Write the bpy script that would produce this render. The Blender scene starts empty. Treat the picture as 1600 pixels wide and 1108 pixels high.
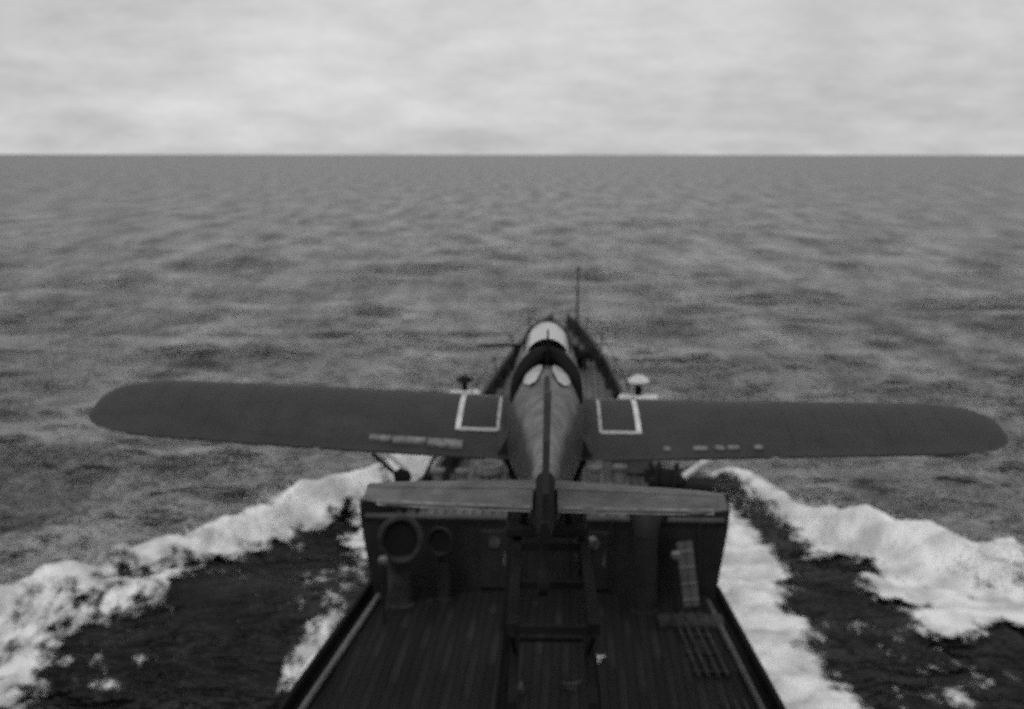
import bpy, bmesh, math, random
import numpy as np
from mathutils import Vector, Matrix

R = math.radians
random.seed(7)
rng = np.random.default_rng(11)
scene = bpy.context.scene
COL = scene.collection

# ------------------------------------------------------------------ camera
cam_data = bpy.data.cameras.new('camera')
cam = bpy.data.objects.new('camera', cam_data)
COL.objects.link(cam)
cam.location = (0, 0, 12.5)
cam.rotation_euler = (R(90 - 8.35), R(-0.05), 0)
cam_data.sensor_width = 36
cam_data.lens = 36 * 2130 / 1600
cam_data.clip_end = 60000
cam_data.dof.use_dof = True
cam_data.dof.focus_distance = 6.0
cam_data.dof.aperture_fstop = 1.9
scene.camera = cam

# ------------------------------------------------------------------ sky and light
SUN_EL, SUN_AZ = R(52), R(200)
world = bpy.data.worlds.new('World')
scene.world = world
world.use_nodes = True
wt = world.node_tree
wt.nodes.clear()
def wn(t, **k):
    n = wt.nodes.new(t)
    for a, b in k.items():
        setattr(n, a, b)
    return n
wl = wt.links.new
sky = wn('ShaderNodeTexSky', sky_type='NISHITA', sun_disc=False, sun_elevation=SUN_EL, sun_rotation=SUN_AZ)
bw = wn('ShaderNodeRGBToBW')
wl(sky.outputs[0], bw.inputs[0])
tc = wn('ShaderNodeTexCoord')
sep = wn('ShaderNodeSeparateXYZ')
wl(tc.outputs['Generated'], sep.inputs[0])
absz = wn('ShaderNodeMath', operation='ABSOLUTE'); wl(sep.outputs[2], absz.inputs[0])
den = wn('ShaderNodeMath', operation='ADD'); den.inputs[1].default_value = 0.27
wl(absz.outputs[0], den.inputs[0])
dx = wn('ShaderNodeMath', operation='DIVIDE'); wl(sep.outputs[0], dx.inputs[0]); wl(den.outputs[0], dx.inputs[1])
dy = wn('ShaderNodeMath', operation='DIVIDE'); wl(sep.outputs[1], dy.inputs[0]); wl(den.outputs[0], dy.inputs[1])
com = wn('ShaderNodeCombineXYZ'); wl(dx.outputs[0], com.inputs[0]); wl(dy.outputs[0], com.inputs[1])
n1 = wn('ShaderNodeTexNoise'); n1.inputs['Scale'].default_value = 0.62; n1.inputs['Detail'].default_value = 6; n1.inputs['Roughness'].default_value = 0.55
n1.inputs['Distortion'].default_value = 0.3
wl(com.outputs[0], n1.inputs['Vector'])
n2 = wn('ShaderNodeTexNoise'); n2.inputs['Scale'].default_value = 5.5; n2.inputs['Detail'].default_value = 5; n2.inputs['Roughness'].default_value = 0.65
wl(com.outputs[0], n2.inputs['Vector'])
ad = wn('ShaderNodeMath', operation='MULTIPLY_ADD'); ad.inputs[1].default_value = 0.4
wl(n2.outputs[0], ad.inputs[0]); wl(n1.outputs[0], ad.inputs[2])
mr = wn('ShaderNodeMapRange'); mr.inputs['From Min'].default_value = 0.45; mr.inputs['From Max'].default_value = 0.9
mr.inputs['To Min'].default_value = 3.7; mr.inputs['To Max'].default_value = 7.5
wl(ad.outputs[0], mr.inputs['Value'])
# overcast: a thick cloud deck over a little of the clear-sky light, grey like the black-and-white film
mx = wn('ShaderNodeMath', operation='MULTIPLY_ADD'); mx.inputs[1].default_value = 0.06
wl(bw.outputs[0], mx.inputs[0]); wl(mr.outputs[0], mx.inputs[2])
bg = wn('ShaderNodeBackground'); bg.inputs['Strength'].default_value = 0.1
wl(mx.outputs[0], bg.inputs['Color'])
wo = wn('ShaderNodeOutputWorld'); wl(bg.outputs[0], wo.inputs[0])

sd = bpy.data.lights.new('sun', 'SUN'); sd.energy = 0.9; sd.angle = R(18); sd.color = (1, 1, 1)
sun = bpy.data.objects.new('sun', sd); COL.objects.link(sun)
sun.rotation_euler = Vector((-math.sin(SUN_AZ) * math.cos(SUN_EL), -math.cos(SUN_AZ) * math.cos(SUN_EL), -math.sin(SUN_EL))).to_track_quat('-Z', 'Y').to_euler()

scene.view_settings.view_transform = 'Standard'
scene.view_settings.look = 'None'
scene.view_settings.gamma = 1
scene.view_settings.exposure = 0
scene.view_settings.use_curve_mapping = False
scene.render.engine = 'CYCLES'
scene.cycles.max_bounces = 6
scene.cycles.use_denoising = False
scene.cycles.use_adaptive_sampling = True
scene.cycles.adaptive_threshold = 0.07
scene.cycles.adaptive_min_samples = 20

# ------------------------------------------------------------------ materials
def mat(name, g, rough=0.6, var=0.25, scale=3.0, bump=0.0, metal=0.0, per_object=0.0, stretch=(1, 1, 1), spec=0.5, wet_sheen=0.0):
    m = bpy.data.materials.new(name); m.use_nodes = True
    nt = m.node_tree; nt.nodes.clear(); L = nt.links.new
    def nn(t, **k):
        n = nt.nodes.new(t)
        for a, b in k.items():
            setattr(n, a, b)
        return n
    out = nn('ShaderNodeOutputMaterial'); p = nn('ShaderNodeBsdfPrincipled'); L(p.outputs[0], out.inputs[0])
    t = nn('ShaderNodeTexCoord'); mp = nn('ShaderNodeMapping'); mp.inputs['Scale'].default_value = stretch
    L(t.outputs['Object'], mp.inputs[0])
    no = nn('ShaderNodeTexNoise'); no.inputs['Scale'].default_value = scale; no.inputs['Detail'].default_value = 7; no.inputs['Roughness'].default_value = 0.6
    L(mp.outputs[0], no.inputs['Vector'])
    r = nn('ShaderNodeMapRange'); r.inputs['From Min'].default_value = 0.3; r.inputs['From Max'].default_value = 0.7
    r.inputs['To Min'].default_value = g * (1 - var); r.inputs['To Max'].default_value = g * (1 + var)
    L(no.outputs[0], r.inputs['Value'])
    last = r.outputs[0]
    if per_object:
        oi = nn('ShaderNodeObjectInfo'); q = nn('ShaderNodeMapRange')
        q.inputs['To Min'].default_value = 1 - per_object; q.inputs['To Max'].default_value = 1 + per_object
        L(oi.outputs['Random'], q.inputs['Value'])
        mm = nn('ShaderNodeMath', operation='MULTIPLY'); L(last, mm.inputs[0]); L(q.outputs[0], mm.inputs[1]); last = mm.outputs[0]
    if wet_sheen:  # sheen of wet planks, added to the base colour in patches
        n3 = nn('ShaderNodeTexNoise'); n3.inputs['Scale'].default_value = 1.2; n3.inputs['Detail'].default_value = 3
        L(t.outputs['Object'], n3.inputs['Vector'])
        q = nn('ShaderNodeMapRange'); q.inputs['From Min'].default_value = 0.56; q.inputs['From Max'].default_value = 0.72
        q.inputs['To Min'].default_value = 0; q.inputs['To Max'].default_value = wet_sheen
        L(n3.outputs[0], q.inputs['Value'])
        mm = nn('ShaderNodeMath', operation='ADD'); L(last, mm.inputs[0]); L(q.outputs[0], mm.inputs[1]); last = mm.outputs[0]
    L(last, p.inputs['Base Color'])
    p.inputs['Metallic'].default_value = metal
    p.inputs['Specular IOR Level'].default_value = spec
    rr = nn('ShaderNodeMapRange'); rr.inputs['From Min'].default_value = 0.3; rr.inputs['From Max'].default_value = 0.7
    rr.inputs['To Min'].default_value = max(0, rough - 0.12); rr.inputs['To Max'].default_value = min(1, rough + 0.12)
    L(no.outputs[0], rr.inputs['Value']); L(rr.outputs[0], p.inputs['Roughness'])
    if bump:
        b = nn('ShaderNodeBump'); b.inputs['Strength'].default_value = bump; b.inputs['Distance'].default_value = 0.02
        L(no.outputs[0], b.inputs['Height']); L(b.outputs[0], p.inputs['Normal'])
    return m

def shade_sides(m, dark, z0, soft):
    """sky light on the top decking and shaded sides, put into the colour by height"""
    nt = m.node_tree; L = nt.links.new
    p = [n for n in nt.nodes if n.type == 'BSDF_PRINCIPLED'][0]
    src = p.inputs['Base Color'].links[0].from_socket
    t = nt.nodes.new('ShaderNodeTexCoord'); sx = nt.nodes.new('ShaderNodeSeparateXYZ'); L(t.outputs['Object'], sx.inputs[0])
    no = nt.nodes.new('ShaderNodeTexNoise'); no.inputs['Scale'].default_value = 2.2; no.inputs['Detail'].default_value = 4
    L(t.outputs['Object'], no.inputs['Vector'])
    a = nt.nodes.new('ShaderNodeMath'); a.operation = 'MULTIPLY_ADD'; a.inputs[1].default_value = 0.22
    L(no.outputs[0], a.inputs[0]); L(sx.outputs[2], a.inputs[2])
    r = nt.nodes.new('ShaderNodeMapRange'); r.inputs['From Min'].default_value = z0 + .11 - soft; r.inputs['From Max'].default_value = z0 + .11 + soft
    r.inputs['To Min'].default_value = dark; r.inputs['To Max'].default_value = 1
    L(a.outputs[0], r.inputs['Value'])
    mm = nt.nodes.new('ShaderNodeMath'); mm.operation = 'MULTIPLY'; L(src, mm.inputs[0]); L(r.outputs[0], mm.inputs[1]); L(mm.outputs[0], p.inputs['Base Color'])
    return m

M = dict(
    wing=mat('dark_camouflage_paint', 0.03, 0.65, 0.5, 1.7, spec=0.2),
    fuse=shade_sides(mat('fuselage_camouflage_shaded_sides', 0.12, 0.55, 0.75, 5.0, spec=0.3), 0.16, 0.79, 0.06),  # mottled camouflage, with the shade of the sides put into the colour
    fusedark=mat('dark_fuselage_paint', 0.014, 0.6, 0.2, 2.0, spec=0.3),
    tail=mat('tailplane_paint', 0.088, 0.6, 0.6, 3.4, spec=0.3),
    palemetal=mat('pale_mottled_metal', 0.13, 0.5, 0.7, 7.0),
    white=mat('white_paint', 0.55, 0.6, 0.3, 4.0),
    stripe=mat('worn_white_line_paint', 0.33, 0.6, 0.4, 5.0),
    canopy=mat('canopy_perspex_sky_sheen', 0.36, 0.2, 0.1, 3.0, spec=0.6),  # pale base colour stands in for sky reflected in the hood
    black=mat('black_painted_steel', 0.0125, 0.75, 0.3, 3.0, spec=0.06),
    steel=mat('dark_grey_ship_steel', 0.015, 0.65, 0.4, 2.2, 0.2, spec=0.25),
    steelmid=mat('grey_ship_steel', 0.06, 0.65, 0.4, 2.6, 0.2, spec=0.3),
    steellight=mat('light_grey_ship_steel', 0.12, 0.6, 0.35, 3.0, 0.2, spec=0.3),
    hull=mat('ship_hull_steel', 0.016, 0.6, 0.4, 1.0, 0.2, spec=0.25),
    plank=mat('wet_deck_timber', 0.0165, 0.75, 0.35, 2.0, 0.3, per_object=0.2, stretch=(3, 0.4, 3), spec=0.08, wet_sheen=0.012),
    fplank=mat('forecastle_deck_timber', 0.06, 0.65, 0.45, 1.6, 0.3, per_object=0.4, stretch=(3, 0.4, 3), spec=0.25, wet_sheen=0.05),
    panel=mat('panel_perspex_sky_sheen', 0.4, 0.5, 0.3, 8.0, spec=0.3),  # sky reflection on the rear panels, put into the colour
    steeldim=mat('dull_ship_steel', 0.027, 0.7, 0.7, 3.0, 0.2, spec=0.2),
    rope=mat('hemp_rope', 0.16, 0.9, 0.3, 12.0),
)

# ------------------------------------------------------------------ mesh helpers
def link(name, bm, m, parent=None, loc=(0, 0, 0), smooth=False, rot=None):
    me = bpy.data.meshes.new(name)
    bmesh.ops.recalc_face_normals(bm, faces=bm.faces)
    bm.to_mesh(me); bm.free()
    if smooth:
        me.shade_smooth()
        try:
            me.set_sharp_from_angle(angle=R(42))
        except Exception:
            pass
    if m:
        me.materials.append(m)
    o = bpy.data.objects.new(name, me); COL.objects.link(o)
    o.location = loc
    if rot: o.rotation_euler = rot
    if parent: o.parent = parent
    return o

def empty(name, loc, label, cat, rot=(0, 0, 0), group=None):
    o = bpy.data.objects.new(name, None); COL.objects.link(o)
    o.empty_display_size = 0.3
    o.location = loc; o.rotation_euler = rot
    o['label'] = label; o['category'] = cat
    if group: o['group'] = group
    return o

def box(bm, c, s, rot=None, bevel=0.0):
    r = bmesh.ops.create_cube(bm, size=1.0)
    mt = Matrix.Translation(c)
    if rot is not None:
        mt = mt @ rot.to_4x4()
    mt = mt @ Matrix.Diagonal((s[0], s[1], s[2], 1))
    bmesh.ops.transform(bm, matrix=mt, verts=r['verts'])
    if bevel:
        es = list({e for v in r['verts'] for e in v.link_edges})
        bmesh.ops.bevel(bm, geom=es, offset=bevel, segments=1, affect='EDGES', profile=0.5)

def tube(bm, pts, rad, n=8, cap=True, scale2=1.0):
    pts = [Vector(p) for p in pts]
    if not hasattr(rad, '__len__'):
        rad = [rad] * len(pts)
    rings = []
    up = None
    for i, p in enumerate(pts):
        d = (pts[min(i + 1, len(pts) - 1)] - pts[max(i - 1, 0)]).normalized()
        if up is None:
            up = Vector((0, 0, 1)) if abs(d.z) < 0.9 else Vector((1, 0, 0))
        a = d.cross(up)
        if a.length < 1e-4:
            a = d.cross(Vector((1, 0, 0)))
        a.normalize(); b = a.cross(d).normalized(); up = b
        rings.append([bm.verts.new(p + rad[i] * (math.cos(t) * a + math.sin(t) * b * scale2)) for t in [2 * math.pi * k / n for k in range(n)]])
    for r0, r1 in zip(rings, rings[1:]):
        for k in range(n):
            bm.faces.new((r0[k], r0[(k + 1) % n], r1[(k + 1) % n], r1[k]))
    if cap:
        bm.faces.new(rings[0][::-1]); bm.faces.new(rings[-1])

def lathe(bm, prof, n=16, axis='Z', c=(0, 0, 0)):
    rings = []
    c = Vector(c)
    for r, h in prof:
        ring = []
        for k in range(n):
            t = 2 * math.pi * k / n
            if axis == 'Z': v = Vector((r * math.cos(t), r * math.sin(t), h))
            elif axis == 'X': v = Vector((h, r * math.cos(t), r * math.sin(t)))
            else: v = Vector((r * math.cos(t), h, r * math.sin(t)))
            ring.append(bm.verts.new(c + v))
        rings.append(ring)
    for r0, r1 in zip(rings, rings[1:]):
        for k in range(n):
            bm.faces.new((r0[k], r0[(k + 1) % n], r1[(k + 1) % n], r1[k]))
    bm.faces.new(rings[0][::-1]); bm.faces.new(rings[-1])

def loft(bm, rings, cap=True, close=True):
    vs = [[bm.verts.new(p) for p in r] for r in rings]
    n = len(vs[0])
    for r0, r1 in zip(vs, vs[1:]):
        for k in range(n if close else n - 1):
            bm.faces.new((r0[k], r0[(k + 1) % n], r1[(k + 1) % n], r1[k]))
    if cap:
        bm.faces.new(vs[0][::-1]); bm.faces.new(vs[-1])

def lerp_table(tab, x):
    xs = [t[0] for t in tab]; ys = [t[1] for t in tab]
    return float(np.interp(x, xs, ys))

# ------------------------------------------------------------------ foam layout (metres on the water: x to starboard, y ahead)
FOAM = [
    (1.0, [(-5.1, 53.2), (-5.9, 51.4), (-7.1, 50.0), (-8.0, 50.4), (-8.7, 48.7), (-8.6, 46.4), (-9.2, 44.3), (-11.0, 42.2), (-12.0, 39.9), (-11.9, 38.1), (-13.3, 36.9), (-13.9, 35.5), (-14.7, 33.8), (-14.2, 32.6), (-13.5, 34.6), (-12.9, 35.6), (-11.7, 36.9), (-11.1, 37.9), (-10.3, 39.1), (-9.7, 40.1), (-8.8, 41.1), (-8.2, 42.2), (-7.6, 43.4), (-7.2, 45.0), (-6.7, 46.4), (-6.0, 48.0), (-4.7, 48.4)]),  # left_ridge
    (0.62, [(-9.3, 41.7), (-9.0, 38.5), (-9.1, 37.1), (-9.1, 35.0), (-9.6, 34.5), (-10.7, 33.7), (-11.4, 33.2), (-10.9, 31.1), (-10.7, 29.3), (-10.8, 27.9), (-12.3, 27.9), (-15.0, 34.5), (-13.9, 35.6), (-12.0, 38.1), (-10.6, 40.3)]),  # left_mass
    (0.9, [(-11.0, 39.5), (-9.6, 38.8), (-9.1, 36.8), (-9.3, 35.5), (-10.1, 36.5)]),  # l1
    (0.9, [(-12.7, 36.3), (-12.1, 36.0), (-11.3, 34.5), (-11.3, 33.7), (-12.0, 34.5)]),  # l2
    (0.85, [(-12.7, 32.4), (-12.1, 33.3), (-11.2, 32.0), (-11.0, 30.7), (-11.4, 29.6), (-12.1, 29.2), (-13.2, 32.0)]),  # l3
    (0.6, [(-10.7, 32.7), (-10.2, 32.4), (-9.3, 30.8), (-9.6, 30.6), (-10.2, 31.6)]),  # l4
    (0.45, [(-9.2, 32.4), (-8.9, 33.0), (-8.3, 32.2), (-8.5, 31.9)]),  # l5
    (0.5, [(-7.9, 44.0), (-7.5, 44.2), (-6.5, 42.7), (-6.8, 42.3)]),  # l6
    (0.5, [(-7.4, 47.7), (-7.0, 47.3), (-6.4, 45.2), (-6.7, 45.2)]),  # l7
    (0.6, [(-9.9, 40.1), (-9.4, 40.1), (-8.4, 38.7), (-8.6, 38.0), (-9.5, 39.1)]),  # l8
    (1, [(-5.6, 56.1), (-3.0, 56.1), (-2.5, 47.5), (-4.6, 47.5), (-4.9, 50.9)]),  # tri
    (0.8, [(-5.7, 49.2), (-4.8, 49.7), (-3.2, 41.8), (-3.9, 39.8), (-4.9, 41.8), (-5.4, 44.0)]),  # lhull
    (0.35, [(-4.9, 42.1), (-4.0, 40.8), (-4.2, 36.0), (-5.2, 35.5), (-5.2, 38.2)]),  # lhull2
    (0.85, [(-4.9, 35.1), (-4.1, 34.7), (-4.0, 29.3), (-4.3, 26.9), (-5.6, 26.9), (-5.6, 29.3), (-5.6, 31.1), (-5.3, 33.3)]),  # lhull3
    (1.0, [(7.9, 52.2), (8.8, 51.2), (9.3, 48.9), (9.9, 46.8), (11.2, 45.5), (12.2, 44.3), (12.9, 43.1), (14.0, 43.1), (14.1, 41.7), (14.5, 42.0), (15.5, 42.0), (15.6, 41.0), (15.4, 39.6), (16.5, 37.8), (14.6, 33.1), (13.3, 34.1), (12.9, 34.8), (11.6, 33.8), (10.5, 33.5), (10.8, 35.0), (11.4, 37.5), (11.0, 37.8), (10.3, 36.9), (10.0, 37.8), (11.1, 40.3), (10.8, 41.1), (10.1, 41.5), (9.4, 41.5), (9.4, 43.1), (9.1, 44.7), (8.9, 46.2), (8.5, 48.0), (7.6, 49.6)]),  # rridge
    (1.1, [(6.7, 48.6), (7.6, 47.2), (7.8, 45.8), (8.1, 43.3), (8.2, 41.3), (8.0, 37.8), (7.4, 36.6), (7.6, 34.8), (7.6, 32.9), (7.7, 30.8), (7.8, 29.0), (7.9, 26.6), (5.3, 26.6), (5.2, 31.2), (5.2, 35.3), (5.1, 40.6), (5.8, 45.9)]),  # rhull
    (0.5, [(8.8, 30.6), (9.1, 30.9), (9.2, 29.5), (9.1, 28.4), (8.4, 28.4)]),  # r3
    (0.5, [(9.8, 30.0), (10.6, 30.4), (11.6, 31.5), (11.6, 31.0), (10.6, 29.5), (9.7, 28.9)]),  # r4
    (-0.7, [(13.1, 38.7), (13.7, 39.3), (13.9, 38.7), (13.4, 38.0)]),  # h1
    (-0.7, [(14.2, 38.4), (14.7, 38.7), (14.8, 38.0), (14.4, 37.5)]),  # h2
    (-0.5, [(10.2, 45.0), (10.8, 45.8), (10.7, 45.2), (10.3, 44.5)]),  # h3
    (-0.8, [(-11.3, 38.5), (-11.1, 38.8), (-10.6, 38.0), (-10.6, 37.1), (-11.0, 37.7)]),  # h4
    (-0.6, [(-11.8, 36.0), (-11.4, 36.0), (-11.1, 34.7), (-11.3, 34.7)]),  # h5
]
RIDGES = [  # (crest line of a bow wave, heights at its points, width)
    ([(-3.2, 50.0), (-5.6, 49.2), (-7.9, 47.6), (-8.9, 43.6), (-11.3, 39.8), (-13.1, 36.0), (-16.5, 31.0), (-21, 26)],
     [1.1, 0.9, 0.6, 0.6, 0.5, 0.42, 0.4, 0.3], 0.75),
    ([(6.6, 50.0), (8.8, 48.6), (10.6, 44.6), (12.9, 41.2), (14.6, 38.6), (17.0, 35.0), (22, 29)],
     [0.5, 0.55, 0.65, 0.75, 0.8, 0.75, 0.5], 0.9),
]

# ------------------------------------------------------------------ numpy noise and waves
def hashn(ix, iy, seed):
    h = (ix.astype(np.int64) * 374761393 + iy.astype(np.int64) * 668265263 + seed * 1442695041) & 0xffffffff
    h = ((h ^ (h >> 13)) * 1274126177) & 0xffffffff
    h = h ^ (h >> 16)
    return (h & 0xffffff) / float(0xffffff)

def vnoise(x, y, seed=0):
    ix = np.floor(x); iy = np.floor(y); fx = x - ix; fy = y - iy
    fx = fx * fx * fx * (fx * (fx * 6 - 15) + 10); fy = fy * fy * fy * (fy * (fy * 6 - 15) + 10)
    a = hashn(ix, iy, seed); b = hashn(ix + 1, iy, seed); c = hashn(ix, iy + 1, seed); d = hashn(ix + 1, iy + 1, seed)
    return (a + (b - a) * fx) * (1 - fy) + (c + (d - c) * fx) * fy

def fbm(x, y, oct=5, seed=0, gain=0.5):
    s = 0; a = 1; t = 0
    for i in range(oct):
        s = s + a * vnoise(x * 2 ** i + 13.7 * i, y * 2 ** i - 7.1 * i, seed + i); t += a; a *= gain
    return s / t

NW = 84
lam = np.exp(rng.uniform(math.log(0.7), math.log(26), NW))
ang = rng.normal(0, 0.62, NW) + 0.10
kx = 2 * np.pi / lam * np.sin(ang); ky = 2 * np.pi / lam * np.cos(ang)
ph = rng.uniform(0, 2 * np.pi, NW)
amp = lam / (2 * np.pi) * 0.04 * np.where(lam > 12, 0.75, np.where(lam < 5, 1.35, 1.0))

def seg_dist(x, y, pts, vals=None):
    best = np.full(x.shape, 1e9); val = np.zeros(x.shape)
    for i in range(len(pts) - 1):
        ax, ay = pts[i]; bx, by = pts[i + 1]
        ex, ey = bx - ax, by - ay
        t = np.clip(((x - ax) * ex + (y - ay) * ey) / (ex * ex + ey * ey + 1e-9), 0, 1)
        d = np.hypot(x - ax - t * ex, y - ay - t * ey)
        m = d < best
        best = np.where(m, d, best)
        if vals is not None:
            val = np.where(m, vals[i] + (vals[i + 1] - vals[i]) * t, val)
    return best, val

def calm_area(x, y):
    """inside the V of the bow wave the short waves are knocked down"""
    yy = np.clip(y, 0, 52)
    lx = np.interp(yy, [0, 26, 31, 36, 39.8, 43.6, 47.6, 52], [-40, -21, -16.5, -13.1, -11.3, -8.9, -7.2, -3])
    rx = np.interp(yy, [0, 29, 35, 38.6, 41.2, 44.6, 48.6, 52], [44, 22, 17, 14.6, 12.9, 10.6, 8.4, 5])
    a = np.clip((x - lx) / 1.5, 0, 1) * np.clip((rx - x) / 1.5, 0, 1) * np.clip((52 - y) / 2, 0, 1) * np.clip((y + 60) / 20, 0, 1)
    return a

def sea(x, y, spacing):
    calm = calm_area(x, y)
    dz = np.zeros(x.shape); dxs = np.zeros(x.shape); dys = np.zeros(x.shape)
    gust = 0.75 + 0.5 * fbm(x / 38.0, y / 70.0, 3, 91)
    for i in range(NW):
        wgt = np.clip((lam[i] / (spacing * 3.0) - 0.6) / 0.8, 0, 1)
        if lam[i] < 6: wgt = wgt * (1 - 0.62 * calm)
        th = kx[i] * x + ky[i] * y + ph[i]
        a = amp[i] * wgt * gust
        dz += a * np.sin(th)
        dxs += 0.75 * a * math.sin(ang[i]) * np.cos(th)
        dys += 0.75 * a * math.cos(ang[i]) * np.cos(th)
    for pts, hs, wd in RIDGES:
        near = (y < 60) & (y > -5) & (np.abs(x) < 30)
        if near.any():
            d, v = seg_dist(x[near], y[near], pts, hs)
            lump = 0.6 + 0.9 * fbm(x[near] / 1.8, y[near] / 1.8, 4, 5)
            dz[near] += v * lump * np.exp(-(d / wd) ** 2)
    return x + dxs, y + dys, dz

def build_mesh_np(name, V, F, attrs, m, smooth=True):
    me = bpy.data.meshes.new(name)
    me.vertices.add(len(V)); me.vertices.foreach_set('co', V.astype(np.float32).ravel())
    nf = len(F); k = F.shape[1]
    me.loops.add(nf * k); me.polygons.add(nf)
    me.loops.foreach_set('vertex_index', F.astype(np.int32).ravel())
    me.polygons.foreach_set('loop_start', np.arange(0, nf * k, k, dtype=np.int32))
    me.update(calc_edges=True)
    me.validate()
    for an, av in attrs.items():
        at = me.attributes.new(an, 'FLOAT', 'POINT'); at.data.foreach_set('value', av.astype(np.float32).ravel())
    if smooth: me.shade_smooth()
    me.materials.append(m)
    o = bpy.data.objects.new(name, me); COL.objects.link(o)
    return o

# ------------------------------------------------------------------ water
wm = bpy.data.materials.new('sea_water'); wm.use_nodes = True
nt = wm.node_tree; nt.nodes.clear(); L = nt.links.new
def nn(t, **k):
    n = nt.nodes.new(t)
    for a, b in k.items():
        setattr(n, a, b)
    return n
out = nn('ShaderNodeOutputMaterial')
dif = nn('ShaderNodeBsdfDiffuse'); glo = nn('ShaderNodeBsdfGlossy'); glo.inputs['Roughness'].default_value = 0.22
glo.inputs['Color'].default_value = (0.42, 0.42, 0.42, 1)
fr = nn('ShaderNodeFresnel'); fr.inputs['IOR'].default_value = 1.15
mix = nn('ShaderNodeMixShader')
L(fr.outputs[0], mix.inputs[0]); L(dif.outputs[0], mix.inputs[1]); L(glo.outputs[0], mix.inputs[2]); L(mix.outputs[0], out.inputs[0])
geo = nn('ShaderNodeNewGeometry')
calm_at = nn('ShaderNodeAttribute', attribute_name='calm')
# body colour of the water, with broad lighter and darker patches
mp = nn('ShaderNodeMapping'); mp.inputs['Scale'].default_value = (0.012, 0.03, 1); L(geo.outputs['Position'], mp.inputs[0])
no = nn('ShaderNodeTexNoise'); no.inputs['Scale'].default_value = 1; no.inputs['Detail'].default_value = 4; L(mp.outputs[0], no.inputs['Vector'])
q = nn('ShaderNodeMapRange'); q.inputs['From Min'].default_value = 0.35; q.inputs['From Max'].default_value = 0.65
q.inputs['To Min'].default_value = 0.012; q.inputs['To Max'].default_value = 0.04; L(no.outputs[0], q.inputs['Value'])
cm = nn('ShaderNodeMapRange'); cm.inputs['To Min'].default_value = 1.0; cm.inputs['To Max'].default_value = 0.6; L(calm_at.outputs['Fac'], cm.inputs['Value'])
mu = nn('ShaderNodeMath', operation='MULTIPLY'); L(q.outputs[0], mu.inputs[0]); L(cm.outputs[0], mu.inputs[1]); 
# long wind streaks of lighter and darker water
mp2 = nn('ShaderNodeMapping'); mp2.inputs['Scale'].default_value = (0.2, 0.034, 1); L(geo.outputs['Position'], mp2.inputs[0])
no2 = nn('ShaderNodeTexNoise'); no2.inputs['Scale'].default_value = 1; no2.inputs['Detail'].default_value = 9; no2.inputs['Roughness'].default_value = 0.74; L(mp2.outputs[0], no2.inputs['Vector'])
q2 = nn('ShaderNodeMapRange'); q2.inputs['From Min'].default_value = 0.3; q2.inputs['From Max'].default_value = 0.7
q2.inputs['To Min'].default_value = 0.45; q2.inputs['To Max'].default_value = 1.7; L(no2.outputs[0], q2.inputs['Value'])
mu3 = nn('ShaderNodeMath', operation='MULTIPLY'); L(mu.outputs[0], mu3.inputs[0]); L(q2.outputs[0], mu3.inputs[1]); L(mu3.outputs[0], dif.inputs['Color'])
q3 = nn('ShaderNodeMapRange'); q3.inputs['From Min'].default_value = 0.3; q3.inputs['From Max'].default_value = 0.7
q3.inputs['To Min'].default_value = 0.16; q3.inputs['To Max'].default_value = 0.62; L(no2.outputs[0], q3.inputs['Value'])
cm2 = nn('ShaderNodeMapRange'); cm2.inputs['To Min'].default_value = 1.0; cm2.inputs['To Max'].default_value = 0.16; L(calm_at.outputs['Fac'], cm2.inputs['Value'])
mu4 = nn('ShaderNodeMath', operation='MULTIPLY'); L(q3.outputs[0], mu4.inputs[0]); L(cm2.outputs[0], mu4.inputs[1]); L(mu4.outputs[0], glo.inputs['Color'])
# ripples, fine and coarse
def ripple(sx, sy, det):
    a = nn('ShaderNodeMapping'); a.inputs['Scale'].default_value = (sx, sy, 1); L(geo.outputs['Position'], a.inputs[0])
    b = nn('ShaderNodeTexNoise'); b.inputs['Scale'].default_value = 1; b.inputs['Detail'].default_value = det; b.inputs['Roughness'].default_value = 0.6
    b.inputs['Distortion'].default_value = 0.4
    L(a.outputs[0], b.inputs['Vector']); return b
r1 = ripple(1.3, 2.2, 4); r2 = ripple(0.2, 0.18, 5)
b1 = nn('ShaderNodeBump'); b1.inputs['Distance'].default_value = 0.22; L(r1.outputs[0], b1.inputs['Height'])
rs = nn('ShaderNodeMapRange'); rs.inputs['To Min'].default_value = 0.75; rs.inputs['To Max'].default_value = 0.3; L(calm_at.outputs['Fac'], rs.inputs['Value'])
L(rs.outputs[0], b1.inputs['Strength'])
r3 = ripple(0.07, 0.035, 6)
b0 = nn('ShaderNodeBump'); b0.inputs['Distance'].default_value = 7.0; b0.inputs['Strength'].default_value = 0.5
L(r3.outputs[0], b0.inputs['Height']); L(b0.outputs[0], b1.inputs['Normal'])
b2 = nn('ShaderNodeBump'); b2.inputs['Distance'].default_value = 2.2; b2.inputs['Strength'].default_value = 0.8
L(r2.outputs[0], b2.inputs['Height']); L(b1.outputs[0], b2.inputs['Normal'])
L(b2.outputs[0], glo.inputs['Normal']); L(b2.outputs[0], dif.inputs['Normal']); L(b2.outputs[0], fr.inputs['Normal'])

NR, NC = 760, 760
rr_ = []
f_ = 1363.0
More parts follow.
